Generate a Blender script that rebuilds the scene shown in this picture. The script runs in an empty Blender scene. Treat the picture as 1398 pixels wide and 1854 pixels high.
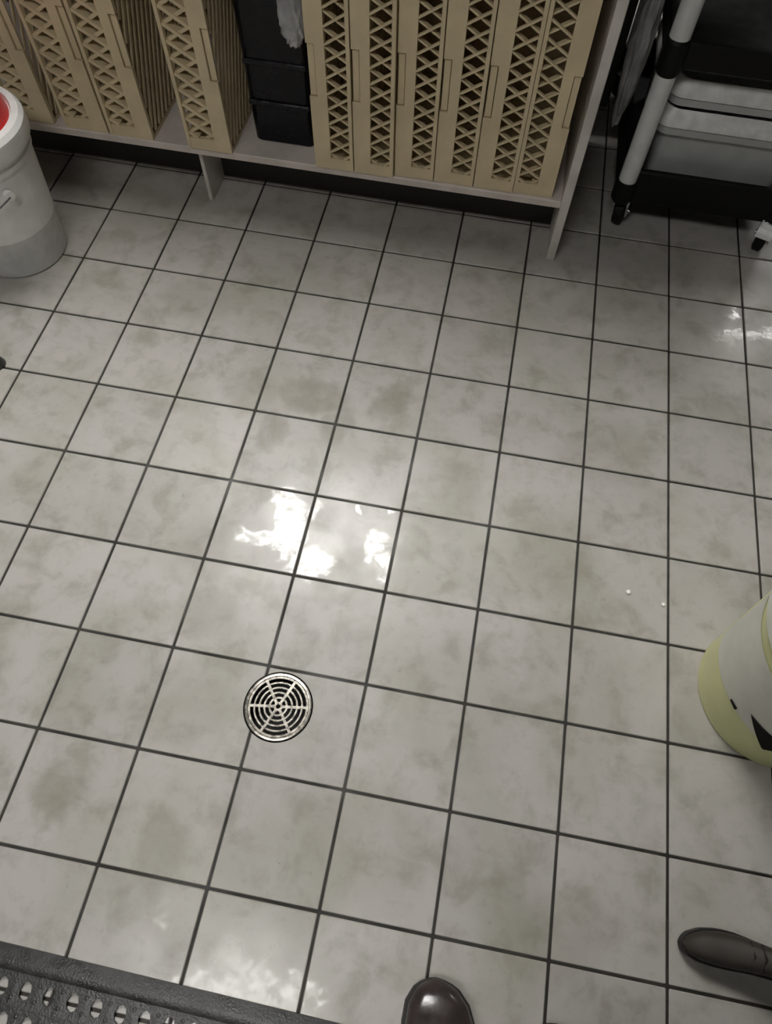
import bpy, bmesh, math, random
from mathutils import Vector, Matrix, noise
random.seed(7)
scene = bpy.context.scene
COL = scene.collection
PI = math.pi

# ------------------------------------------------------------------ camera, world, exposure
F_PX, CXP, CYP, W_PX = 1241.72, 722.55, 930.23, 1398.0
cd = bpy.data.cameras.new('camera')
cam = bpy.data.objects.new('camera', cd); COL.objects.link(cam)
cd.sensor_fit = 'HORIZONTAL'; cd.sensor_width = 36.0
cd.lens = F_PX / W_PX * 36.0
cd.shift_x = -(CXP - 699.0) / W_PX
cd.shift_y = (CYP - 927.0) / W_PX
cd.clip_start = 0.02
RX = Vector((0.98291960, 0.18165119, 0.02952805))
RD = Vector((0.17471876, -0.87066636, -0.45979717))
RF = Vector((-0.05781362, 0.45710276, -0.88753290))
M = Matrix.Identity(4)
for i in range(3):
    M[i][0], M[i][1], M[i][2] = RX[i], -RD[i], -RF[i]
M.translation = Vector((-0.515875, -0.517100, 1.374151))
cam.matrix_world = M
scene.camera = cam

world = bpy.data.worlds.new('world'); scene.world = world; world.use_nodes = True
world.node_tree.nodes['Background'].inputs['Color'].default_value = (0.80, 0.82, 0.80, 1)
world.node_tree.nodes['Background'].inputs['Strength'].default_value = 0.01
vs = scene.view_settings
vs.view_transform = 'Standard'; vs.look = 'None'; vs.gamma = 1.0; vs.use_curve_mapping = False
vs.exposure = 0.22
PANEL_STRENGTH = (23.0, 11.0, 11.0)   # ceiling fluorescent diffusers (built further down as lamps)
CEIL = 3.0

# ------------------------------------------------------------------ materials
class NT:
    def __init__(s, name):
        s.m = bpy.data.materials.new(name); s.m.use_nodes = True
        s.t = s.m.node_tree; s.b = s.t.nodes['Principled BSDF']
    def n(s, typ, **kw):
        nd = s.t.nodes.new(typ)
        for k, v in kw.items():
            if k in nd.inputs: nd.inputs[k].default_value = v
            else: setattr(nd, k, v)
        return nd
    def l(s, a, b): s.t.links.new(a, b)
    def math(s, op, a, b=None, c=None, clamp=False):
        nd = s.t.nodes.new('ShaderNodeMath'); nd.operation = op; nd.use_clamp = clamp
        for i, v in enumerate((a, b, c)):
            if v is None: continue
            if isinstance(v, (int, float)): nd.inputs[i].default_value = v
            else: s.l(v, nd.inputs[i])
        return nd.outputs[0]
    def noise(s, vec, scale, detail=3, rough=.55, dist=0.0):
        nd = s.n('ShaderNodeTexNoise'); nd.inputs['Scale'].default_value = scale
        nd.inputs['Detail'].default_value = detail; nd.inputs['Roughness'].default_value = rough
        nd.inputs['Distortion'].default_value = dist
        if vec is not None: s.l(vec, nd.inputs['Vector'])
        return nd.outputs['Fac']
    def rng(s, v, a, b, c=0., d=1.):
        nd = s.n('ShaderNodeMapRange'); nd.interpolation_type = 'SMOOTHSTEP'
        s.l(v, nd.inputs['Value'])
        for k, x in zip(('From Min', 'From Max', 'To Min', 'To Max'), (a, b, c, d)): nd.inputs[k].default_value = x
        return nd.outputs['Result']
    def mix(s, fac, a, b):
        nd = s.t.nodes.new('ShaderNodeMix'); nd.data_type = 'RGBA'
        for sock, v in ((nd.inputs[0], fac), (nd.inputs[6], a), (nd.inputs[7], b)):
            if hasattr(v, 'default_value') or hasattr(v, 'is_linked'): s.l(v, sock)
            elif isinstance(v, (int, float)): sock.default_value = v
            else: sock.default_value = (*v, 1)
        return nd.outputs[2]
    def bump(s, h, strength=.2, dist=.002):
        nd = s.n('ShaderNodeBump'); nd.inputs['Strength'].default_value = strength
        nd.inputs['Distance'].default_value = dist
        s.l(h, nd.inputs['Height']); s.l(nd.outputs[0], s.b.inputs['Normal'])

MATS = {}
def simple(name, col, rough=.5, metal=0., var=.12, scale=25., bump=.08, bscale=120., alpha=None, trans=0., spec=.5):
    t = NT(name); tc = t.n('ShaderNodeTexCoord').outputs['Object']
    f = t.noise(tc, scale, 4)
    a = tuple(c * (1 - var) for c in col); b = tuple(min(1, c * (1 + var)) for c in col)
    t.l(t.mix(t.rng(f, .3, .7), a, b), t.b.inputs['Base Color'])
    t.l(t.rng(f, .25, .75, max(0, rough - .07), min(1, rough + .07)), t.b.inputs['Roughness'])
    t.b.inputs['Metallic'].default_value = metal
    t.b.inputs['Specular IOR Level'].default_value = spec
    if trans: t.b.inputs['Transmission Weight'].default_value = trans
    if bump: t.bump(t.noise(tc, bscale, 3), bump)
    MATS[name] = t.m
    return t.m

def blobs(t, pos, lst):
    """sum of soft irregular patches at given floor places: (x, y, rx, ry, angle, strength)"""
    acc = None
    for (x, y, rx, ry, a, st) in lst:
        mp = t.n('ShaderNodeMapping'); mp.vector_type = 'TEXTURE'
        mp.inputs['Location'].default_value = (x, y, 0)
        mp.inputs['Rotation'].default_value = (0, 0, a)
        mp.inputs['Scale'].default_value = (rx, ry, 1000.)
        t.l(pos, mp.inputs['Vector'])
        ln = t.n('ShaderNodeVectorMath'); ln.operation = 'LENGTH'; t.l(mp.outputs[0], ln.inputs[0])
        v = t.rng(ln.outputs['Value'], .55, 1.25, st, 0.)
        acc = v if acc is None else t.math('MAXIMUM', acc, v)
    return acc

WET = [(-.835, .115, .045, .10, .25, 1), (-.775, .03, .055, .045, .4, .95), (-.90, .068, .07, .022, -.1, .85),
       (-.63, .085, .035, .07, .3, .8), (-.865, .19, .05, .03, .2, .8), (-.79, .17, .02, .03, .2, .7), (-.70, .18, .012, .012, 0, .9), (-.62, .20, .012, .014, 0, .9),
       (-.70, -.765, .16, .09, .15, .58), (-.62, -.73, .11, .06, 0, .5), (-.86, -.64, .10, .04, .8, .45), (-.95, -.55, .03, .03, .8, .4),
       (.20, .90, .07, .025, .5, .75), (.28, .93, .06, .04, .4, .8), (.172, .975, .02, .035, .1, .8), (.12, .88, .03, .02, .1, .6)]
DIRT = [(-.868, .470, .085, .065, .2, .9), (-.68, .50, .035, .075, -.55, .75), (-.795, .395, .035, .075, 0, .7), (-.945, .355, .035, .075, 0, .55),
        (-1.115, -.50, .06, .05, .3, .75), (-1.02, .45, .07, .07, 0, .4), (-.52, .25, .10, .10, .3, .5), (-.58, .13, .08, .05, 0, .5),
        (-.70, .00, .05, .055, .5, .45), (-.95, -.12, .07, .07, .4, .45), (-1.0, .02, .07, .09, .2, .4), (-.93, -.30, .10, .09, .2, .35), (-.25, .17, .10, .13, .5, .45),
        (-.15, .45, .12, .10, .3, .35), (-.28, -.50, .035, .05, .2, .4), (-.20, -.56, .12, .07, .3, .4), (-.42, -.20, .14, .16, .2, .35),
        (-.55, -.48, .14, .12, .5, .3), (-.90, -.55, .05, .06, .3, .6), (-1.25, .72, .10, .08, 0, .35), (.16, .62, .09, .07, 0, .4), (-.18, -.15, .12, .20, .2, .3), (-1.13, -.22, .03, .05, .2, .4)]

def floor_common(t):
    pos = t.n('ShaderNodeNewGeometry').outputs['Position']
    nz = t.n('ShaderNodeTexNoise'); nz.inputs['Scale'].default_value = 16.; nz.inputs['Detail'].default_value = 4.
    t.l(pos, nz.inputs['Vector'])
    sub = t.n('ShaderNodeVectorMath'); sub.operation = 'SUBTRACT'; t.l(nz.outputs['Color'], sub.inputs[0]); sub.inputs[1].default_value = (.5, .5, .5)
    sc = t.n('ShaderNodeVectorMath'); sc.operation = 'SCALE'; t.l(sub.outputs[0], sc.inputs[0]); sc.inputs['Scale'].default_value = .075
    ad = t.n('ShaderNodeVectorMath'); ad.operation = 'ADD'; t.l(pos, ad.inputs[0]); t.l(sc.outputs[0], ad.inputs[1])
    return pos, ad.outputs[0]

DAMP = [(-.70, -.80, .20, .16, .15, 1.), (-.95, -.70, .22, .10, .2, .5), (-.76, .10, .22, .15, .2, .45), (.24, .92, .14, .10, .3, .5)]
def near(lst, cx, cy):
    return tuple(b for b in lst if math.hypot(b[0] - cx, b[1] - cy) < .145 + .06 + 1.25 * max(b[2], b[3]))
TILE_CACHE = {}
def floor_tile_material(wl=(), dl=(), ml=()):
    if (wl, dl, ml) in TILE_CACHE: return TILE_CACHE[(wl, dl, ml)]
    t = NT('floor_tile_glaze')
    TILE_CACHE[(wl, dl, ml)] = t.m
    pos, wpos = floor_common(t)
    fine = t.noise(pos, 70, 4, .6)
    med = t.noise(pos, 26, 4, .6)
    base_wet = blobs(t, wpos, wl) if wl else t.math('MULTIPLY', fine, 0.)
    wet = t.rng(t.math('ADD', base_wet, t.math('MULTIPLY', t.math('ADD', t.math('SUBTRACT', fine, .5), t.math('SUBTRACT', med, .5)), 1.3)), .30, .90)
    dirt = blobs(t, wpos, dl) if dl else t.math('MULTIPLY', fine, 0.)
    big = t.rng(t.noise(pos, 4.2, 4, .55, .4), .42, .66)
    mid = t.rng(t.noise(pos, 13, 5, .6, .3), .45, .72)
    spk = t.rng(t.noise(pos, 60, 3, .6), .66, .76)
    rnd = t.n('ShaderNodeObjectInfo').outputs['Random']
    c1 = t.mix(big, (.440, .419, .390), (.382, .366, .322))
    c1 = t.mix(t.math('MULTIPLY', mid, .74), c1, (.275, .259, .212))
    c1 = t.mix(t.math('MULTIPLY', t.rng(t.noise(pos, 30, 5, .65), .50, .72), .30), c1, (.25, .23, .185))
    c1 = t.mix(t.math('MULTIPLY', t.math('MULTIPLY', dirt, t.rng(t.noise(pos, 22, 3), .2, .6, .55, 1.)), .80), c1, (.215, .20, .15))
    c1 = t.mix(t.math('MULTIPLY', t.math('MULTIPLY', spk, t.math('MAXIMUM', big, dirt)), .35), c1, (.16, .14, .10))
    hv = t.n('ShaderNodeHueSaturation'); t.l(c1, hv.inputs['Color']); t.l(t.rng(rnd, 0, 1, .95, 1.05), hv.inputs['Value'])
    t.l(hv.outputs[0], t.b.inputs['Base Color'])
    film = t.rng(t.noise(pos, 9, 4, .6), .35, .7, .36, .50)
    r = t.math('MULTIPLY', film, t.math('SUBTRACT', 1., t.math('MULTIPLY', t.math('MULTIPLY', wet, t.rng(t.noise(pos, 48, 6, .7), .36, .60, .20, 1.)), .74)))
    if ml: r = t.math('MULTIPLY', r, t.math('SUBTRACT', 1., t.math('MULTIPLY', blobs(t, wpos, ml), .42)))
    t.l(r, t.b.inputs['Roughness'])
    t.b.inputs['IOR'].default_value = 1.5
    t.bump(t.math('ADD', t.math('MULTIPLY', t.noise(pos, 35, 3), .6), t.math('MULTIPLY', wet, .25)), .10, .002)
    return t.m
def grout_material():
    t = NT('dark_grout')
    pos, wpos = floor_common(t)
    n = t.rng(t.noise(pos, 18, 4), .35, .7)
    t.l(t.mix(n, (.012, .010, .008), (.035, .030, .022)), t.b.inputs['Base Color'])
    t.l(t.rng(t.noise(pos, 7, 3), .4, .7, .75, .40), t.b.inputs['Roughness'])
    t.bump(t.noise(pos, 200, 3), .3)
    MATS['grout'] = t.m
MATS['tile'] = floor_tile_material(); grout_material()

simple('tan', (.68, .565, .365), .42, var=.10, scale=9, bump=.04)
simple('board', (.66, .59, .54), .5, var=.10, scale=12)
simple('panel', (.62, .58, .54), .45, var=.15, scale=10)
simple('backboard', (.05, .045, .04), .7)
simple('black_plastic', (.004, .004, .004), .6, var=.3, spec=.25)
simple('black_gloss', (.004, .004, .007), .25, var=.3, bump=.5, bscale=45, spec=.3)
simple('grey_plastic', (.46, .47, .47), .45, var=.06)
simple('grey_post', (.72, .73, .72), .35, metal=0., var=.06)
simple('chrome', (.62, .62, .62), .18, metal=1.0, var=.08)
simple('steel', (.52, .49, .43), .30, metal=.85, var=.22, scale=90, bump=.15)
simple('dark_pit', (.006, .005, .004), .6)
simple('white_plastic', (.80, .80, .78), .38, var=.05)
simple('lit_rim_and_fork', (.82, .82, .81), .38, var=.12)  # tub rims with overhead light in their colour, also a pale caster fork
simple('band_plastic', (.56, .56, .55), .38, var=.10)
simple('red_plastic', (.78, .022, .020), .35, var=.10)
simple('yellow_plastic', (.64, .65, .33), .40, var=.07, scale=8)
simple('label_paper', (.62, .62, .55), .5, var=.05)
simple('black_ink', (.006, .005, .004), .7, spec=.1)
simple('rubber', (.030, .030, .029), .33, var=.35, scale=40, bump=.35, bscale=260)
simple('shoe_leather', (.042, .032, .030), .22, var=.25, bump=.1)
simple('shoe_sole', (.015, .013, .012), .6)
simple('brown_leather', (.032, .025, .019), .65, var=.25)
simple('bag_film', (.48, .48, .48), .22, var=.3, scale=14)
simple('speck', (.85, .84, .78), .5, var=.03)
simple('wall_paint', (.13, .13, .125), .6, var=.03, scale=4)  # walls darkened to cut bounced light
simple('ceiling_tile', (.16, .16, .155), .8, var=.04, scale=30)  # ceiling darkened to cut bounced light
simple('trousers', (.020, .020, .024), .8)
simple('shirt', (.05, .05, .055), .8)
simple('skin', (.42, .24, .16), .5, var=.06)
simple('hair', (.02, .014, .01), .5)
simple('phone_body', (.02, .02, .022), .3)
for k_, st_ in enumerate(PANEL_STRENGTH):
    tl = NT('light_diffuser')
    tl.b.inputs['Base Color'].default_value = (.8, .8, .8, 1)
    tl.b.inputs['Emission Color'].default_value = (1.0, .985, .958, 1)
    tl.b.inputs['Emission Strength'].default_value = st_
    MATS['diffuser%d' % k_] = tl.m

# ------------------------------------------------------------------ mesh helpers
class MB:
    def __init__(s): s.v = []; s.f = []
    def add(s, vs_, fs):
        o = len(s.v); s.v += [tuple(p) for p in vs_]; s.f += [tuple(i + o for i in f) for f in fs]
    def box(s, x0, x1, y0, y1, z0, z1, c=0.0):
        if c <= 0:
            s.add([(x, y, z) for z in (z0, z1) for y in (y0, y1) for x in (x0, x1)],
                  [(0, 2, 3, 1), (4, 5, 7, 6), (0, 1, 5, 4), (2, 6, 7, 3), (0, 4, 6, 2), (1, 3, 7, 5)])
        else:
            bm = bmesh.new(); bmesh.ops.create_cube(bm, size=1)
            bmesh.ops.scale(bm, vec=(x1 - x0, y1 - y0, z1 - z0), verts=bm.verts)
            bmesh.ops.translate(bm, vec=((x0 + x1) / 2, (y0 + y1) / 2, (z0 + z1) / 2), verts=bm.verts)
            bmesh.ops.bevel(bm, geom=bm.edges[:], offset=c, segments=1, affect='EDGES')
            s.bm(bm)
        return s
    def bm(s, bm):
        bm.verts.ensure_lookup_table(); bm.verts.index_update()
        s.add([v.co.copy() for v in bm.verts], [tuple(v.index for v in f.verts) for f in bm.faces]); bm.free()
    def bar(s, p, q, w, t, nrm):
        """flat bar from p to q, w wide in the plane whose normal is nrm, t thick along nrm"""
        p, q, n = Vector(p), Vector(q), Vector(nrm).normalized()
        d = (q - p).normalized(); u = d.cross(n).normalized()
        a = u * w / 2; b = n * t
        s.add([p - a, p + a, q + a, q - a, p - a + b, p + a + b, q + a + b, q - a + b],
              [(0, 1, 2, 3), (7, 6, 5, 4), (0, 4, 5, 1), (1, 5, 6, 2), (2, 6, 7, 3), (3, 7, 4, 0)]); return s
    def lathe(s, prof, n=48, c=(0, 0), closed=False, a0=0., a1=2 * PI):
        full = abs(a1 - a0 - 2 * PI) < 1e-6
        m = n if full else n + 1
        vs_ = []
        for k in range(m):
            a = a0 + (a1 - a0) * k / n
            vs_ += [(c[0] + r * math.cos(a), c[1] + r * math.sin(a), z) for r, z in prof]
        L = len(prof); fs = []
        for k in range(n):
            k2 = (k + 1) % m
            for i in range(L if closed else L - 1):
                j = (i + 1) % L
                fs.append((k * L + i, k2 * L + i, k2 * L + j, k * L + j))
        s.add(vs_, fs); return s
    def tube(s, pts, r, n=10, cap=True):
        pts = [Vector(p) for p in pts]; rings = []
        for i, p in enumerate(pts):
            d = (pts[min(i + 1, len(pts) - 1)] - pts[max(i - 1, 0)]).normalized()
            h = Vector((0, 0, 1)) if abs(d.z) < .9 else Vector((1, 0, 0))
            u = d.cross(h).normalized(); w = d.cross(u)
            rr = r[i] if isinstance(r, (list, tuple)) else r
            rings.append([p + (u * math.cos(2 * PI * k / n) + w * math.sin(2 * PI * k / n)) * rr for k in range(n)])
        s.loft(rings, cap); return s
    def loft(s, rings, cap=True):
        n = len(rings[0]); fs = []
        for i in range(len(rings) - 1):
            for k in range(n):
                k2 = (k + 1) % n
                fs.append((i * n + k, i * n + k2, (i + 1) * n + k2, (i + 1) * n + k))
        if cap:
            fs.append(tuple(range(n))[::-1]); fs.append(tuple((len(rings) - 1) * n + k for k in range(n)))
        s.add([p for r in rings for p in r], fs); return s
    def mesh(s, name, mat, smooth=False):
        me = bpy.data.meshes.new(name); me.from_pydata(s.v, [], s.f)
        bm = bmesh.new(); bm.from_mesh(me); bmesh.ops.recalc_face_normals(bm, faces=bm.faces); bm.to_mesh(me); bm.free()
        me.materials.append(MATS[mat])
        if smooth:
            me.polygons.foreach_set('use_smooth', [True] * len(me.polygons))
            try: me.set_sharp_from_angle(angle=math.radians(38))
            except Exception: pass
        return me
    def build(s, name, mat, parent=None, smooth=False):
        o = bpy.data.objects.new(name, s.mesh(name, mat, smooth)); COL.objects.link(o)
        if parent: o.parent = parent
        return o

def tag(o, label=None, cat=None, group=None, kind=None):
    if label: o['label'] = label
    if cat: o['category'] = cat
    if group: o['group'] = group
    if kind: o['kind'] = kind
    return o
def thing(name, label, cat, loc=(0, 0, 0), rz=0., group=None):
    o = bpy.data.objects.new(name, None); COL.objects.link(o); o.empty_display_size = .05
    o.location = loc; o.rotation_euler = (0, 0, rz)
    return tag(o, label, cat, group)
def copy_tree(o, parent=None):
    c = o.copy(); COL.objects.link(c); c.parent = parent
    for ch in list(o.children): copy_tree(ch, c)
    return c
def rrect(x0, x1, y0, y1, r, z, n=6):
    out = []
    for (cx, cy, a0) in ((x1 - r, y1 - r, 0), (x0 + r, y1 - r, PI / 2), (x0 + r, y0 + r, PI), (x1 - r, y0 + r, 1.5 * PI)):
        for k in range(n + 1):
            a = a0 + PI / 2 * k / n
            out.append(Vector((cx + r * math.cos(a), cy + r * math.sin(a), z)))
    return out

# ------------------------------------------------------------------ room shell
RX0, RX1, RY0, RY1 = -3.4, 3.4, -3.0, 5.2
DRX, DRY, DRR = -.7605, -.2745, .0655
def boolean_cut(o, cutter):
    md = o.modifiers.new('cut', 'BOOLEAN'); md.operation = 'DIFFERENCE'; md.object = cutter; md.solver = 'EXACT'
    bpy.context.view_layer.update()
    me = bpy.data.meshes.new_from_object(o.evaluated_get(bpy.context.evaluated_depsgraph_get()))
    o.modifiers.clear(); o.data = me
cm = MB(); n = 64
cm.loft([[Vector((DRX + (DRR + .0028) * math.cos(2 * PI * k / n), DRY + (DRR + .0028) * math.sin(2 * PI * k / n), z)) for k in range(n)] for z in (-.2, .1)])
cutter = cm.build('cutter', 'grout')

floor = tag(MB().box(RX0, RX1, RY0, RY1, -.12, -.0030).build('floor', 'grout'),
            'light grey square ceramic tile floor with dark joints', kind='structure')
boolean_cut(floor, cutter)
T, GAP = .2, .0052
hs = T / 2 - GAP / 2
tb = MB(); tb.box(-hs, hs, -hs, hs, -.010, 0, .0016); tile_me = tb.mesh('tile', 'tile')
rest = MB()
ix0, ix1 = int(round(RX0 / T)), int(round(RX1 / T)); iy0, iy1 = int(round(RY0 / T)), int(round(RY1 / T))
rr = random.Random(3)
for iy in range(iy0, iy1):
    for ix in range(ix0, ix1):
        cx, cy = (ix + .5) * T, (iy + .5) * T
        if -2.2 < cx < .62 and -1.05 < cy < 2.05:
            o = bpy.data.objects.new('tile', tile_me); COL.objects.link(o); o.parent = floor
            o.material_slots[0].link = 'OBJECT'; o.material_slots[0].material = floor_tile_material(near(WET, cx, cy), near(DIRT, cx, cy), near(DAMP, cx, cy))
            o.location = (cx, cy, rr.uniform(-.0004, .0003))
            o.rotation_euler = (rr.uniform(-.0012, .0012), rr.uniform(-.0012, .0012), rr.uniform(-.002, .002))
            if abs(cx - DRX) < .18 and abs(cy - DRY) < .18:
                bpy.context.view_layer.update()
                boolean_cut(o, cutter)
        else:
            rest.box(cx - hs, cx + hs, cy - hs, cy + hs, -.010, 0)
tag(rest.build('outer_tiles', 'tile', floor), kind='stuff')
bpy.data.objects.remove(cutter)

def struct(name, mb, mat, label): return tag(mb.build(name, mat), label, kind='structure')
struct('ceiling', MB().box(RX0, RX1, RY0, RY1, CEIL + .02, CEIL + .12), 'ceiling_tile', 'darkened ceiling over the kitchen')
struct('wall_back', MB().box(RX0, RX1, RY1, RY1 + .1, -.12, CEIL + .12), 'wall_paint', 'darkened wall beyond the shelf and cart')
struct('wall_front', MB().box(RX0, RX1, RY0 - .1, RY0, -.12, CEIL + .12), 'wall_paint', 'darkened wall behind the photographer')
struct('wall_left', MB().box(RX0 - .1, RX0, RY0, RY1, -.12, CEIL + .12), 'wall_paint', 'darkened wall left of the shelf')
struct('wall_right', MB().box(RX1, RX1 + .1, RY0, RY1, -.12, CEIL + .12), 'wall_paint', 'darkened wall right of the cart')

# ------------------------------------------------------------------ ceiling lights
def ceiling_light(x, y, sx, sy, label, lamp):
    t = thing('ceiling_light', label, 'ceiling light', (x, y, CEIL), group='fluorescent ceiling panels')
    f = MB(); w = .03
    f.box(-sx / 2 - w, sx / 2 + w, -sy / 2 - w, -sy / 2, -.012, .02); f.box(-sx / 2 - w, sx / 2 + w, sy / 2, sy / 2 + w, -.012, .02)
    f.box(-sx / 2 - w, -sx / 2, -sy / 2, sy / 2, -.012, .02); f.box(sx / 2, sx / 2 + w, -sy / 2, sy / 2, -.012, .02)
    f.build('frame', 'white_plastic', t)
    MB().box(-sx / 2, sx / 2, -sy / 2, sy / 2, -.004, .02).build('diffuser', 'diffuser%d' % lamp, t)
ceiling_light(-1.33, 1.47, 1.25, .85, 'bright ceiling light panel above the tan tray shelf', 0)
ceiling_light(-1.15, -1.18, 1.2, .6, 'bright ceiling light panel above the black rubber mat', 1)
ceiling_light(1.75, 4.25, 1.2, .6, 'bright ceiling light panel beyond the black cart', 2)

# ------------------------------------------------------------------ shelf unit
FY = 1.066
sh = thing('shelf_unit', 'off-white open storage shelf holding tan trays on edge, raised on panel legs', 'shelf', (0, 0, 0))
MB().box(-.346, -.323, FY, FY + .56, 0, 1.50, .002).build('side_panel', 'panel', sh)
MB().box(-2.173, -2.150, FY, FY + .56, 0, 1.50, .002).build('side_panel', 'panel', sh)
MB().box(-2.150, -.346, FY + .004, FY + .55, .164, .184, .002).build('bottom_board', 'board', sh)
MB().box(-2.150, -.346, FY + .004, FY + .55, .900, .926, .002).build('upper_board', 'board', sh)  # added above the trays to keep their bay dark
MB().box(-2.150, -.346, FY, FY + .55, 1.474, 1.50, .002).build('top_board', 'board', sh)
MB().box(-2.150, -.346, FY + .545, FY + .56, .184, 1.48).build('back_panel', 'backboard', sh)  # dark panel added to block light behind the trays
MB().box(-1.336, -1.325, FY + .030, FY + .144, 0, .164, .002).build('divider_leg', 'panel', sh)

MB().box(-2.150, -.346, FY + .145, FY + .160, .001, .164).build('shade_board', 'backboard', sh)  # dark strip standing in for the deep shade under the shelf
# tan trays standing on edge -------------------------------------------------
TH, TD = .66, .47
def clip_diag(m, c, y0, y1, z0, z1):
    pts = []
    for y in (y0, y1):
        z = m * y + c
        if z0 - 1e-9 <= z <= z1 + 1e-9: pts.append((y, z))
    for z in (z0, z1):
        y = (z - c) / m
        if y0 < y < y1: pts.append((y, z))
    if len(pts) < 2: return None
    pts.sort(); a, b = pts[0], pts[-1]
    return None if math.hypot(a[0] - b[0], a[1] - b[1]) < .006 else (a, b)
def make_tray(w, mirror, d1=.007, d2=.014, lw=.0044):
    """plain band on the low-x side (unless mirrored) and lattice strip beside it; front at y=0"""
    t = thing('bread_tray', 'x', 'tray')
    X = (lambda x: w - x) if mirror else (lambda x: x)
    def bx(mb, x0, x1, *a, c=0.): 
        x0, x1 = sorted((X(x0), X(x1))); mb.box(x0, x1, *a, c)
    pb, rim = .043, .009          # plain band width, outer rim width
    zl0, zl1 = .030, TH - .03     # lattice extent
    tz0, tz1 = .185, .305         # recessed tab extent
    fw = MB()
    bx(fw, .019, pb, 0, .012, .006, TH - .006)
    bx(fw, 0, .019, 0, .012, .006, tz0); bx(fw, 0, .019, 0, .012, tz1, TH - .006)
    bx(fw, w - rim, w, -.002, .012, .006, TH - .006)
    bx(fw, pb, w - rim, 0, .012, .006, zl0); bx(fw, pb, w - rim, 0, .012, zl1, TH - .006)
    fw.build('front_wall', 'tan', t)
    tb_ = MB(); bx(tb_, .002, .0168, .0050, .011, tz0 + .002, tz1 - .003); tb_.build('hand_tab', 'tan', t)
    la = MB(); x0, x1 = pb, w - rim
    m = .60
    for sgn, yy, bw, dp in ((1, .001, lw, d1), (-1, .006, lw, d2)):
        c = zl0 - .08
        while c < zl1 + .08:
            mm = m * sgn
            s_ = clip_diag(mm, c - mm * (x0 + x1) / 2, x0, x1, zl0, zl1)
            if s_:
                (a, za), (b, zb) = s_
                if mirror: a, b = w - a, w - b; 
                la.bar((a, yy, za), (b, yy, zb), bw, dp, (0, 1, 0))
            c += .0370
    tag(la.build('lattice', 'tan', t), kind='stuff')
    MB().box(0, w, 0, TD, 0, .006).build('end_wall', 'tan', t); MB().box(0, w, 0, TD, TH - .006, TH).build('end_wall', 'tan', t)
    MB().box(0, w, TD - .01, TD, .006, TH - .006).build('back_wall', 'tan', t)
    sl = MB(); y0, y1 = .016, TD - .012
    xa = X(.001); nx = 1 if not mirror else -1
    c = -1.2
    while c < .75:
        s_ = clip_diag(1.9, c, y0, y1, .008, TH - .008)
        if s_:
            (a, za), (b, zb) = s_
            sl.bar((xa, a, za), (xa, b, zb), .009, .005, (nx, 0, 0))
        c += .052
    tag(sl.build('slatted_base', 'tan', t), kind='stuff')
    return t
ZB = .1846
groupR, groupL = 'tan trays packed at the right of the shelf', 'tan trays spaced at the left of the shelf'
wR = .1018
protoA = make_tray(wR, False); protoB = make_tray(wR, True)
wL = .118
protoL = make_tray(wL, True, .026, .034, .0078)
xs = -.996
specs = [('leftmost of six packed tan lattice trays, beside the wide dark gap', 0.0),
         ('second from the left of six tan lattice trays packed at shelf right', 0.0),
         ('third from the left of six tan lattice trays packed at shelf right', .012),
         ('fourth from the left of six tan lattice trays packed at shelf right', .012),
         ('fifth from the left of six tan lattice trays packed at shelf right', .012)]
for k, (lab, dy) in enumerate(specs):
    o = protoA if k == 0 else copy_tree(protoA)
    o.location = (xs + k * .1045, FY + dy, ZB); tag(o, lab, 'tray', groupR)
o = protoB; o.location = (xs + 5 * .1045 - .0012, FY + .014, ZB)
tag(o, 'rightmost tan lattice tray with its plain band against the shelf side panel', 'tray', groupR)
for k, (x, dy, rz, lab) in enumerate([(-1.341, .000, 0, 'tan lattice tray standing alone between the two dark gaps of the shelf'),
        (-1.560, .006, 0, 'rightmost of the three tan trays at the left end of the shelf'),
        (-1.688, .010, 0, 'middle of the three tan trays at the left end of the shelf'),
        (-1.842, .014, 0, 'leftmost tan tray on the shelf, behind the red-lidded pail')]):
    o = protoL if k == 0 else copy_tree(protoL)
    o.location = (x, FY + dy, ZB); tag(o, lab, 'tray', groupL)

# dark things in the shelf gap -------------------------------------------------
t = thing('storage_tub', 'black plastic tub set back in the wide dark gap between tan trays', 'tub', (-1.098, FY + .075, ZB))
tubm = MB(); rings = []
for z, e in ((0, 0), (.004, .004), (.40, .010), (.408, .014), (.422, .014), (.422, .006), (.02, -.006)):
    rings.append(rrect(-.078 - e, .078 + e, 0 - e, .32 + e, .02, z))
tubm.loft(rings); tubm.build('body', 'black_gloss', t, True)
for zz in (.10, .20):
    MB().box(-.08, .08, -.012, 0.004, zz, zz + .014, .003).build('rib', 'black_gloss', t)

def crumple(name, mat, parent, c, rx, ry, rz, seed, amp=.25, sub=4, fq=3.):
    bm = bmesh.new(); bmesh.ops.create_icosphere(bm, subdivisions=sub, radius=1)
    for v in bm.verts:
        d = v.co.normalized()
        r = 1 + amp * (abs(noise.noise(d * fq + Vector((seed, 0, 0)))) * 1.6 - .4) + amp * .5 * noise.noise(d * fq * 2.7 + Vector((0, seed, 0)))
        if d.z > .55: r *= 1 - .35 * (d.z - .55)
        v.co = Vector((d.x * rx * r, d.y * ry * r, d.z * rz * r))
    mb = MB(); mb.bm(bm)
    mb.v = [(p[0] + c[0], p[1] + c[1], p[2] + c[2]) for p in mb.v]
    return mb.build(name, mat, parent, True)
t = thing('plastic_pouch', 'grey crumpled pouch hanging over the black tub in the shelf gap', 'pouch', (-1.032, FY + .034, ZB + .275))
crumple('film', 'bag_film', t, (0, 0, .070), .030, .024, .075, 2.2, .2)
MB().tube([(0, 0, .130), (.001, .006, .158), (.002, .030, .165), (.002, .060, .160)], [.010, .006, .006, .005], 10).build('knot', 'bag_film', t, True)

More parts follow.
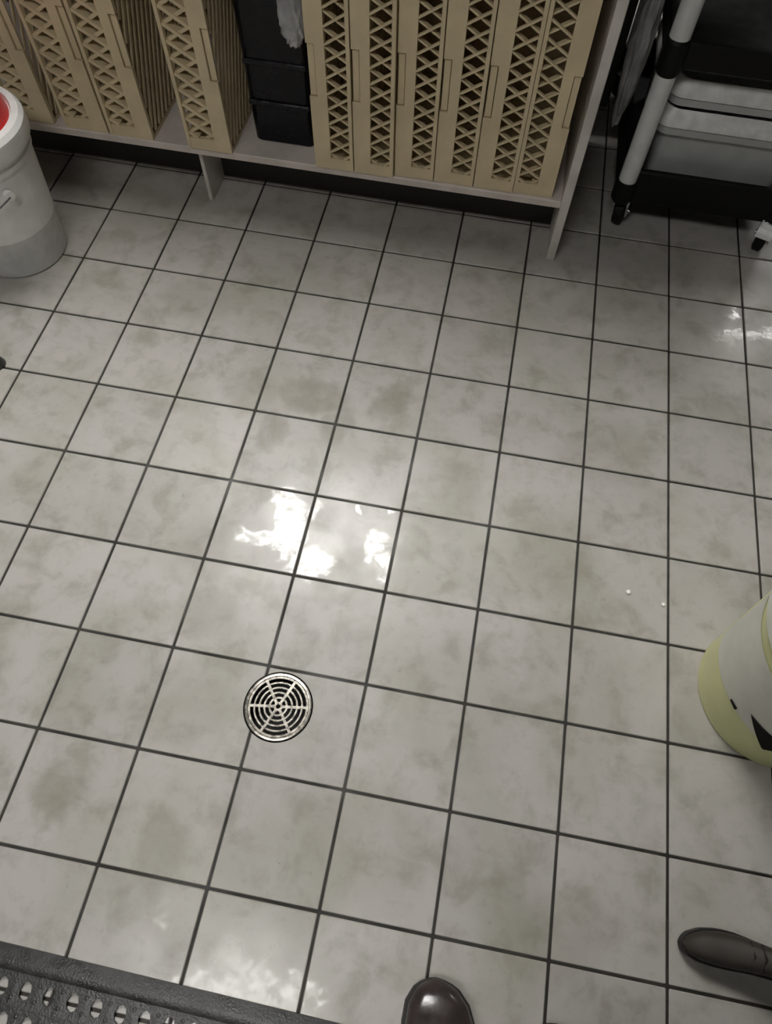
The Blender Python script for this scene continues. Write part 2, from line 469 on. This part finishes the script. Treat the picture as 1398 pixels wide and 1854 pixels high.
# ------------------------------------------------------------------ red-lidded pail (left edge)
def pail(name, label, loc, rb, rt, h, mats, band, lid):
    t = thing(name, label, 'bucket', loc)
    R = lambda z: rb + (rt - rb) * z / h
    if band:
        MB().lathe([(0, 0), (rb - .006, 0), (rb, .004), (R(band), band)], 64).build('base_band', mats[1], t, True)
    z0 = band or 0
    prof = ([(0, 0), (rb - .006, 0), (rb, .004)] if not band else [(R(z0), z0)]) + [(R(h * .86), h * .86), (R(h * .86) + .004, h * .865), (R(h * .9) + .004, h * .90), (R(h * .9), h * .905), (R(h), h), (R(h) - .003, h), (.0, h - .01)]
    MB().lathe(prof, 64).build('body', mats[0], t, True)
    return t
t = pail('lidded_pail', 'white plastic pail with a red lid top and greyish base at the left edge', (-1.775, .80, 0), .118, .147, .333, ('white_plastic', 'band_plastic'), .115, True)
MB().lathe([(.146, .318), (.156, .318), (.158, .323), (.158, .358), (.150, .368), (.134, .370), (.130, .362), (0, .362)], 64).build('lid_rim', 'white_plastic', t, True)
MB().lathe([(0, .400), (.112, .400), (.124, .396), (.128, .3625), (0, .3625)], 64).build('lid_disc', 'red_plastic', t, True)
for s in (-1, 1):
    a = -.6 + (PI if s > 0 else 0)
    bm_ = MB(); bm_.tube([(.143 * math.cos(a), .143 * math.sin(a), .25), (.156 * math.cos(a), .156 * math.sin(a), .25)], .012, 12); bm_.build('handle_ear', 'white_plastic', t, True)
hb = MB(); aa = -.6
hb.tube([Vector((.157 * math.cos(aa) * math.cos(k), .157 * math.sin(aa) * math.cos(k), .25)) + Vector((math.sin(aa), -math.cos(aa), 0)) * .158 * math.sin(k) + Vector((0, 0, -.07 * math.sin(k))) for k in [PI * i / 16 for i in range(17)]], .0022, 6)
hb.build('wire_handle', 'chrome', t, True)

# ------------------------------------------------------------------ yellow pail (right edge)
YX, YY = .200, -.068
rb, rt, h = .142, .165, .38
Ry = lambda z: rb + (rt - rb) * z / h
t = pail('cleaning_pail', 'pale yellow plastic pail with a whitish label at the right edge', (YX, YY, 0), rb, rt, h, ('yellow_plastic',), None, False)
lab = MB()
def patch(mb, a0, a1, z0f, z1f, off, n=24):
    vs_ = []; fs = []
    for k in range(n + 1):
        a = a0 + (a1 - a0) * k / n; u = k / n
        for z in (z0f(u), z1f(u)):
            r = Ry(z) + off; vs_.append((r * math.cos(a), r * math.sin(a), z))
    for k in range(n): fs.append((2 * k, 2 * k + 2, 2 * k + 3, 2 * k + 1))
    mb.add(vs_, fs)
A0, A1 = math.radians(150), math.radians(275)
patch(lab, A0, A1, lambda u: .100 + .028 * math.sin(PI * u), lambda u: .30, .0012)
lb = lab.build('label', 'label_paper', t, True)
ink = MB(); patch(ink, math.radians(218), math.radians(256), lambda u: .172 - .075 * min(u / .66, (1 - u) / .34), lambda u: .1725, .0022)
ink.build('black_triangle_print', 'black_ink', lb, True)
ink2 = MB(); patch(ink2, math.radians(205), math.radians(212), lambda u: .131 - .003 * u, lambda u: .138 + .002 * u, .0022, 6)
ink2.build('dark_mark', 'black_ink', lb, True)
MB().lathe([(Ry(h) - .002, h - .03), (Ry(h) + .012, h - .03), (Ry(h) + .013, h + .004), (Ry(h) - .02, h + .006), (Ry(h) - .03, h - .004), (0, h - .004)], 64).build('lid', 'label_paper', t, True)

# ------------------------------------------------------------------ floor drain
t = thing('floor_drain', 'round metal floor drain grate with concentric slots set in the tiles', 'drain', (DRX, DRY, 0))
MB().lathe([(.0602, -.006), (.0602, .0008), (DRR - .001, .0008), (DRR, .0002), (DRR, -.02), (.0602, -.02)], 72, closed=True).build('outer_ring', 'steel', t, True)
g = MB()
for r0, r1 in ((.0545, .0593), (.0448, .0485), (.0350, .0388), (.0252, .0290), (.0150, .0192), (.0040, .0090)):
    g.lathe([(r0, -.0035), (r0, -.0002), (r0 + .0005, .0003), (r1 - .0005, .0003), (r1, -.0002), (r1, -.0035)], 64, closed=True)
for k in range(6):
    a = math.radians(8 + 60 * k)
    d = Vector((math.cos(a), math.sin(a), 0))
    g.bar(d * .006 + Vector((0, 0, -.0034)), d * .0575 + Vector((0, 0, -.0034)), .0052, .0039, (0, 0, 1))
g.build('grate', 'steel', t, True)
MB().lathe([(.0640, -.012), (.0620, -.07), (.02, -.085), (0, -.085)], 48).build('bowl', 'dark_pit', t, True)

# ------------------------------------------------------------------ rubber mat
t = thing('rubber_mat', 'black rubber drainage mat with rows of holes, wet, at the bottom left corner', 'mat', (-.46, -.7475, 0), math.radians(-.9 + 180))
# local: +x to the left of the picture, +y towards the photographer
MW, MH, TZ = 1.40, .90, .0065
cw, ch = .0405, .0445
mm = MB(); x0m, y0m = .036, .034
nx, ny = int((MW - 2 * x0m) / cw) - 1, int((MH - 2 * y0m) / ch)
def cell(cx, cy, w, h):
    outer = [(cx + w / 2 * a, cy + h / 2 * b) for a, b in ((1, 0), (1, 1), (0, 1), (-1, 1), (-1, 0), (-1, -1), (0, -1), (1, -1))]
    rx_, ry_ = .0100, .0135
    inner = [(cx + rx_ * math.cos(PI / 4 * k), cy + ry_ * math.sin(PI / 4 * k)) for k in range(8)]
    vs_ = [(x, y, TZ) for x, y in outer] + [(x * 1, y, TZ - .0004) for x, y in inner] + [(x, y, .0006) for x, y in inner]
    fs = []
    for k in range(8):
        k2 = (k + 1) % 8
        fs += [(k, k2, 8 + k2, 8 + k), (8 + k, 8 + k2, 16 + k2, 16 + k)]
    mm.add(vs_, fs)
for j in range(ny):
    off = cw / 2 * (j % 2)
    cy = y0m + (j + .5) * ch
    for i in range(nx): cell(x0m + off + (i + .5) * cw, cy, cw, ch)
    xa = x0m + off; xb = x0m + off + nx * cw
    ya, yb = cy - ch / 2, cy + ch / 2
    mm.add([(x0m - .002, ya, TZ), (xa, ya, TZ), (xa, yb, TZ), (x0m - .002, yb, TZ)], [(0, 1, 2, 3)])
    mm.add([(xb, ya, TZ), (MW - x0m, ya, TZ), (MW - x0m, yb, TZ), (xb, yb, TZ)], [(0, 1, 2, 3)])
mm.build('perforated_top', 'rubber', t)
bd = MB(); y1m = y0m + ny * ch
rng_ = [rrect(0, MW, 0, y1m + y0m, .012, .0005, 3), rrect(0, MW, 0, y1m + y0m, .012, .004, 3), rrect(.018, MW - .018, .018, y1m + y0m - .018, .010, TZ + .001, 3), rrect(.028, MW - .028, .028, y1m + y0m - .028, .008, TZ + .001, 3), rrect(x0m, MW - x0m, y0m, y1m, .001, TZ - .001, 3)]
bd.loft(rng_, cap=False); bd.build('border', 'rubber', t, True)
nb = MB()
rn = random.Random(5)
for j in range(0, 10):
    for i in range(1, nx):
        for q in (-.25, .25):
            nb.lathe([(.0040, TZ - .001), (.0034, TZ + .0016), (0, TZ + .0022)], 6, (x0m + cw / 2 * (j % 2) + i * cw, y0m + (j + .5 + q) * ch))
tag(nb.build('grip_nubs', 'rubber', t, True), kind='stuff')

# ------------------------------------------------------------------ utility cart
CY0, CX0, CX1, CDY = 1.262, -.165, .262, .62
t = thing('utility_cart', 'black plastic utility cart with grey tubular posts on casters beside the shelf', 'cart', (0, 0, 0))
def cart_shelf(z0, z1, nm):
    rg = []
    e0, x0, x1, y0, y1 = .0, CX0 - .022, CX1 + .022, CY0 - .022, CY0 + CDY + .022
    for z, e in ((z0, -.015), (z0 + .01, 0), (z1 - .004, 0), (z1, -.004), (z1, -.016), (z0 + .025, -.020)):
        rg.append(rrect(x0 - e, x1 + e, y0 - e, y1 + e, .03, z))
    mb = MB(); mb.loft(rg); mb.build(nm, 'black_plastic', t, True)
cart_shelf(.078, .182, 'lower_shelf'); cart_shelf(.440, .505, 'middle_shelf'); cart_shelf(.86, .925, 'top_shelf')
for px_ in (CX0, CX1):
    for py in (CY0, CY0 + CDY):
        ox = -.004 if px_ == CX0 else .004
        oy = -.012 if py == CY0 else .012
        for za, zb in ((.145, .447), (.505, .865)):
            MB().tube([(px_ + ox, py + oy, za), (px_ + ox, py + oy, zb)], .0245, 24).build('post', 'grey_post', t, True)
        MB().tube([(px_ + ox, py + oy, .430), (px_ + ox, py + oy, .440), (px_ + ox, py + oy, .505), (px_ + ox, py + oy, .512)], [.024, .030, .030, .024], 24).build('corner_socket', 'black_plastic', t, True)
        MB().tube([(px_ + ox, py + oy, .085), (px_ + ox, py + oy, .095), (px_ + ox, py + oy, .150)], [.024, .030, .030], 24).build('corner_socket', 'black_plastic', t, True)
def caster(x, y, ang, fork_mat, R_=.042):
    c = thing('caster', None, None); del_keys = 0
    c.parent = t; c.location = (x, y, 0); c.rotation_euler = (0, 0, ang)
    w = MB(); w.tube([(0, -.014, R_), (0, -.011, R_), (0, .011, R_), (0, .014, R_)], [R_ - .006, R_, R_, R_ - .006], 28); w.build('wheel', 'black_plastic', c, True)
    f = MB()
    for s in (-1, 1):
        y0, y1 = sorted((s * .017, s * .022))
        rim = [(-.016, .03), (.016, .03), (.030, .070), (.030, .094), (-.034, .094), (-.034, .075)]
        f.loft([[Vector((a, y0, b)) for a, b in rim], [Vector((a, y1, b)) for a, b in rim]])
    arc = [(.050 * math.cos(a), .050 * math.sin(a) + R_) for a in [PI * (.12 + .62 * k / 8) for k in range(9)]]
    for k in range(8):
        (xa, za), (xb, zb) = arc[k], arc[k + 1]
        f.add([(xa, -.022, za), (xb, -.022, zb), (xb, .022, zb), (xa, .022, za), (xa * .94, -.022, za - .003), (xb * .94, -.022, zb - .003), (xb * .94, .022, zb - .003), (xa * .94, .022, za - .003)],
              [(0, 1, 2, 3), (4, 7, 6, 5), (0, 4, 5, 1), (3, 2, 6, 7)])
    f.build('fork', fork_mat, c, True)
    MB().tube([(0, -.025, R_), (0, .025, R_)], .006, 12).build('axle', 'chrome', c, True)
    MB().tube([(.008, 0, .078), (.008, 0, .092)], .012, 12).build('stem', 'chrome', c, True)
caster(CX0 + .012, CY0 + .010, math.radians(70), 'chrome')
caster(.250, CY0 - .012, math.radians(250), 'lit_rim_and_fork')
caster(CX0, CY0 + CDY, math.radians(40), 'chrome'); caster(CX1, CY0 + CDY, math.radians(80), 'grey_plastic')

def bus_tub(label, z0, z_rim, h_rim, e, zfloor):
    t_ = thing('bus_tub', label, 'tub', (.055, 1.52, z0), group='grey tubs on the cart')
    hx, hy = .188 + e, .232 + e
    H = z_rim - z0
    b = MB()
    b.loft([rrect(-hx + k, hx - k, -hy + k, hy - k, .03, z) for z, k in ((0, .022), (.004, .016), (H, .006), (H, .012), (zfloor, .026))])
    b.build('body', 'grey_plastic', t_, True)
    r = MB()
    r.loft([rrect(-hx - k, hx + k, -hy - k, hy + k, .036, z) for z, k in ((H - .012, .010), (H, .012), (H + h_rim * .5, .008), (H + h_rim, -.002), (H + h_rim - .004, -.010), (H - .004, -.010))])
    r.build('rim', 'lit_rim_and_fork', t_, True)  # paler than the body: light on the upturned rim put into colour
    r2 = MB(); r2.loft([rrect(-hx - k, hx + k, -hy - k, hy + k, .034, z) for z, k in ((H - .036, .001), (H - .033, .006), (H - .016, .006), (H - .014, .001))], cap=False)
    r2.build('ridge', 'grey_plastic', t_, True)
    return t_
bus_tub('lower grey plastic tub of the stack on the cart, its wall showing', .104, .300, .030, 0, .006)
bus_tub('upper shallow grey plastic tub stacked on the lower tub on the cart', .331, .372, .028, -.006, .006)

t = thing('added_cabinet', 'dark low cabinet added to blacken the gap between shelf and cart', 'cabinet', (-.775, 1.675, 0))  # added cabinet, hides the lit floor so the gap reads black
MB().box(-.55, .55, 0, .42, .08, .85, .004).build('body', 'backboard', t)
for s_ in (-1, 1):
    d_ = MB().box(min(s_ * .006, s_ * .54), max(s_ * .006, s_ * .54), -.018, -.001, .09, .84, .002).build('door', 'backboard', t)
    MB().tube([(s_ * .05, -.035, .42), (s_ * .05, -.035, .56)], .006, 10).build('handle', 'chrome', d_, True)
    for y_ in (.03, .39): MB().tube([(s_ * .50, y_, 0), (s_ * .50, y_, .081)], .018, 12).build('foot', 'black_plastic', t, True)

# crumpled clear bag hanging between shelf and cart
t = thing('plastic_bag', 'grey crumpled plastic bag hanging between the shelf side and the cart', 'bag', (-.226, 1.40, .20))
crumple('film', 'bag_film', t, (0, 0, .20), .026, .055, .19, 5.1, .18, 5, 1.5)
MB().tube([(0, 0, .38), (.01, .0, .47), (.035, .0, .545)], [.022, .006, .012], 12).build('tied_neck', 'bag_film', t, True)

# ------------------------------------------------------------------ shoes and person
def shoe(name, parent, mat, loc, rz, L=.285, Wd=.105, mir=1, pitch=0., lab=None):
    s = thing(name, None, None, loc, rz)
    if parent: s.parent = parent
    s.rotation_euler = (0, pitch, rz)
    # local: toe tip at origin, heel along -x
    def outline(u):   # half width along the length, 0 toe .. 1 heel
        pts = [(0, .0), (.015, .36), (.05, .62), (.12, .86), (.22, .98), (.32, 1.0), (.5, .84), (.65, .72), (.82, .74), (.93, .66), (.985, .38), (1, .0)]
        for (a, va), (b, vb) in zip(pts, pts[1:]):
            if a <= u <= b: return Wd / 2 * (va + (vb - va) * (u - a) / (b - a))
        return 0
    def top(u):
        pts = [(0, .030), (.04, .046), (.12, .056), (.25, .064), (.36, .080), (.48, .104), (.58, .112), (.75, .104), (.92, .108), (1, .085)]
        for (a, va), (b, vb) in zip(pts, pts[1:]):
            if a <= u <= b: return va + (vb - va) * (u - a) / (b - a)
    us = [0.002, .01, .025, .05, .08, .12, .17, .22, .28, .34, .42, .5, .58, .66, .75, .84, .92, .965, .99, .998]
    curve = lambda u: mir * .012 * math.sin(PI * min(1, u / .9))
    up = MB(); rings = []
    for u in us:
        w = max(.002, outline(u) - .003); z0, z1 = .020 + .006 * max(0, 1 - u / .15) , top(u)
        rg = []
        for k in range(20):
            a = 2 * PI * k / 20
            ca, sa = math.cos(a), math.sin(a)
            e = .62
            yy = w * math.copysign(abs(ca) ** e, ca)
            zz = (z0 + (z1 - z0) * (.30 + .70 * abs(sa) ** .75)) if sa > 0 else z0 + (z1 - z0) * .30 * (1 - abs(sa) ** .8)
            rg.append(Vector((-u * L, yy + curve(u), zz)))
        rings.append(rg)
    up.loft(rings); up.build('upper', mat, s, True)
    so = MB(); r0 = []; r1 = []; r2 = []
    pts = [(u, outline(u)) for u in us]
    ring = [(u, w) for u, w in pts] + [(u, -w) for u, w in reversed(pts)]
    lift = lambda u: .010 * max(0, 1 - u / .22) ** 2
    for u, w in ring:
        r0.append(Vector((-u * L, w * .97 + curve(u), lift(u))))
        r1.append(Vector((-u * L, w * 1.03 + curve(u), .010 + lift(u))))
        r2.append(Vector((-u * L, w * 1.0 + curve(u), .025 + lift(u) * .4)))
    so.loft([r0, r1, r2]); so.build('sole', 'shoe_sole', s, True)
    la = MB()
    for k in range(4):
        u = .36 + k * .05; z = top(u) + .001
        la.tube([(-u * L, -.020 + curve(u), z - .008), (-u * L - .004, curve(u), z + .001), (-u * L, .020 + curve(u), z - .008)], .0025, 6)
    la.build('laces', 'shoe_sole', s, True)
    return s
ps = thing('person', 'person in glossy dark shoes standing at the bottom edge taking the picture', 'person', (0, 0, 0))
PX, PY = -.275, -.87
shoe('shoe', ps, 'shoe_leather', (-.388, -.655, .0), math.radians(96), mir=-1, Wd=.120)
shoe('shoe', ps, 'shoe_leather', (-.180, -.682, .0), math.radians(84), mir=1, Wd=.108)
# body: skin-modifier figure
bv = []; be = []; br = []
def J(p, r, par=None):
    bv.append(Vector(p)); br.append(r if isinstance(r, tuple) else (r, r))
    if par is not None: be.append((par, len(bv) - 1))
    return len(bv) - 1
pel = J((PX, PY, .95), (.150, .115)); wai = J((PX, PY, 1.08), (.135, .10), pel); che = J((PX, PY + .005, 1.24), (.155, .115), wai)
upc = J((PX, PY, 1.38), (.125, .095), che); nk = J((PX, PY + .005, 1.48), .056, upc); hd0 = J((PX - .01, PY + .035, 1.555), (.068, .078), nk)
hd1 = J((PX - .02, PY + .055, 1.64), (.074, .092), hd0); hd2 = J((PX - .02, PY + .045, 1.71), (.058, .072), hd1)
nose = J((PX - .03, PY + .148, 1.605), .011, hd1)
def limb(st, pts):
    p = st
    for q, r in pts: p = J(q, r, p)
    return p
for sx, ax in ((-1, -.385), (1, -.178)):
    limb(pel, [((PX + sx * .085, PY, .86), .092), ((ax + .01 * -sx, PY + .015, .50), .062), ((ax, PY - .005, .30), .056), ((ax, PY - .02, .12), .046), ((ax, PY - .01, .085), .042)])
lw = limb(upc, [((PX - .17, PY - .01, 1.41), .062), ((PX - .255, PY + .04, 1.20), .046), ((-.515, -.775, 1.255), .036), ((-.488, -.690, 1.318), .028)])
rw = limb(upc, [((PX + .17, PY - .01, 1.41), .062), ((PX + .235, PY - .03, 1.15), .046), ((PX + .25, PY + .05, .95), .034), ((PX + .25, PY + .07, .90), .028)])
def hand(w, base, along, across, curl):
    a, c, n_ = Vector(along).normalized(), Vector(across).normalized(), Vector(curl).normalized()
    b = Vector(base)
    pm = J(b + a * .05, (.036, .018), w)
    for k, L in enumerate((.070, .080, .074, .058)):
        p0 = J(b + a * .088 + c * (.030 - .020 * k), .0088, pm)
        p1 = J(bv[p0] + a * L * .5 + n_ * .008, .0082, p0); J(bv[p1] + a * L * .4 + n_ * .020, .0070, p1)
    q = J(b + a * .035 + c * .040 + n_ * .01, .0105, pm); J(bv[q] + a * .035 + c * .016 + n_ * .014, .0085, q)
hand(lw, tuple(M.translation - RF * .064 + RD * .172), tuple(-RD), tuple(RX), tuple(RF * .3 - RD))
hand(rw, (PX + .25, PY + .07, .90), (0, .15, -.98), (-.3, .95, .1), (-.9, -.2, 0))
me = bpy.data.meshes.new('body'); me.from_pydata([tuple(v) for v in bv], be, [])
bo = bpy.data.objects.new('body', me); COL.objects.link(bo)
bo.modifiers.new('s', 'SKIN'); sd = bo.modifiers.new('d', 'SUBSURF'); sd.levels = 2
for i, sv in enumerate(me.skin_vertices[0].data):
    sv.radius = br[i]; sv.use_root = (i == 0)
bpy.context.view_layer.update()
me2 = bpy.data.meshes.new_from_object(bo.evaluated_get(bpy.context.evaluated_depsgraph_get()))
bo.modifiers.clear(); bo.data = me2; bo.parent = ps
me2.materials.clear()
for mn in ('skin', 'shirt', 'trousers'): me2.materials.append(MATS[mn])
for p in me2.polygons:
    c = p.center; p.use_smooth = True
    arm = abs(c.x - PX) > .19
    if c.z < .97 and not (arm and c.z > .6): p.material_index = 2
    elif arm and ((c.x > PX and c.z < 1.16) or (c.x < PX and c.y > -.80)): p.material_index = 0
    elif c.z < 1.47: p.material_index = 1
    else: p.material_index = 0
hm = MB(); rings = []
for k in range(9):
    z = 1.60 + .135 * k / 8; u = k / 8
    r = .095 * math.sqrt(max(.02, 1 - u ** 2.6))
    rings.append([Vector((PX - .02 + r * .9 * math.cos(a), PY + .030 + r * 1.12 * math.sin(a) - .018 * (1 - u), z + (.05 * max(0, math.sin(a)) * (1 - u)))) for a in [2 * PI * i / 24 for i in range(24)]])
hm.loft(rings); hm.build('hair', 'hair', ps, True)
# phone held behind the lens
CAMP = M.translation
t = thing('phone', 'black phone held in the photographer\'s hand', 'phone')
PM = Matrix.Identity(4)
for i in range(3): PM[i][0], PM[i][1], PM[i][2] = RX[i], RF[i], -RD[i]
PM.translation = CAMP - RF * .014 + RD * .058
t.matrix_world = PM
MB().box(-.037, .037, -.0042, .0042, -.078, .078, .003).build('body', 'phone_body', t)
MB().box(-.034, .034, -.0048, -.0043, -.074, .074).build('screen', 'black_gloss', t)

# brown shoe at the right edge
bs = shoe('brown_shoe', None, 'brown_leather', (.012, -.531, .0), math.radians(180 - 6), L=.26, Wd=.058, mir=-1)
tag(bs, 'dark brown shoe pointing left at the right edge near the bottom', 'shoe')

# ------------------------------------------------------------------ small things on the floor
def speck(x, y, r, label, mat='speck', seed=0.):
    o = thing('speck', label, 'speck', (x, y, 0), group='white specks on the tiles')
    c = crumple('speck_mesh', mat, o, (0, 0, r * .55), r, r, r * .6, seed, .15, 2)  # small white lump lying on the tile
speck(-.087, .100, .0055, 'white speck on the tile left of the vertical joint near the yellow pail', seed=1.)
speck(-.012, .086, .0045, 'white speck beside the tile joint nearest the yellow pail', seed=3.)
o = thing('rubber_stopper', 'small black rubber stopper at the left edge of the tiles', 'stopper', (-1.662, .405, 0))
MB().lathe([(0, 0), (.020, 0), (.021, .003), (.016, .022), (.014, .025), (0, .025)], 24).build('body', 'rubber', o, True)
MB().tube([(0, 0, .025), (0, 0, .032)], .006, 12).build('knob', 'rubber', o, True)
bpy.context.view_layer.update()
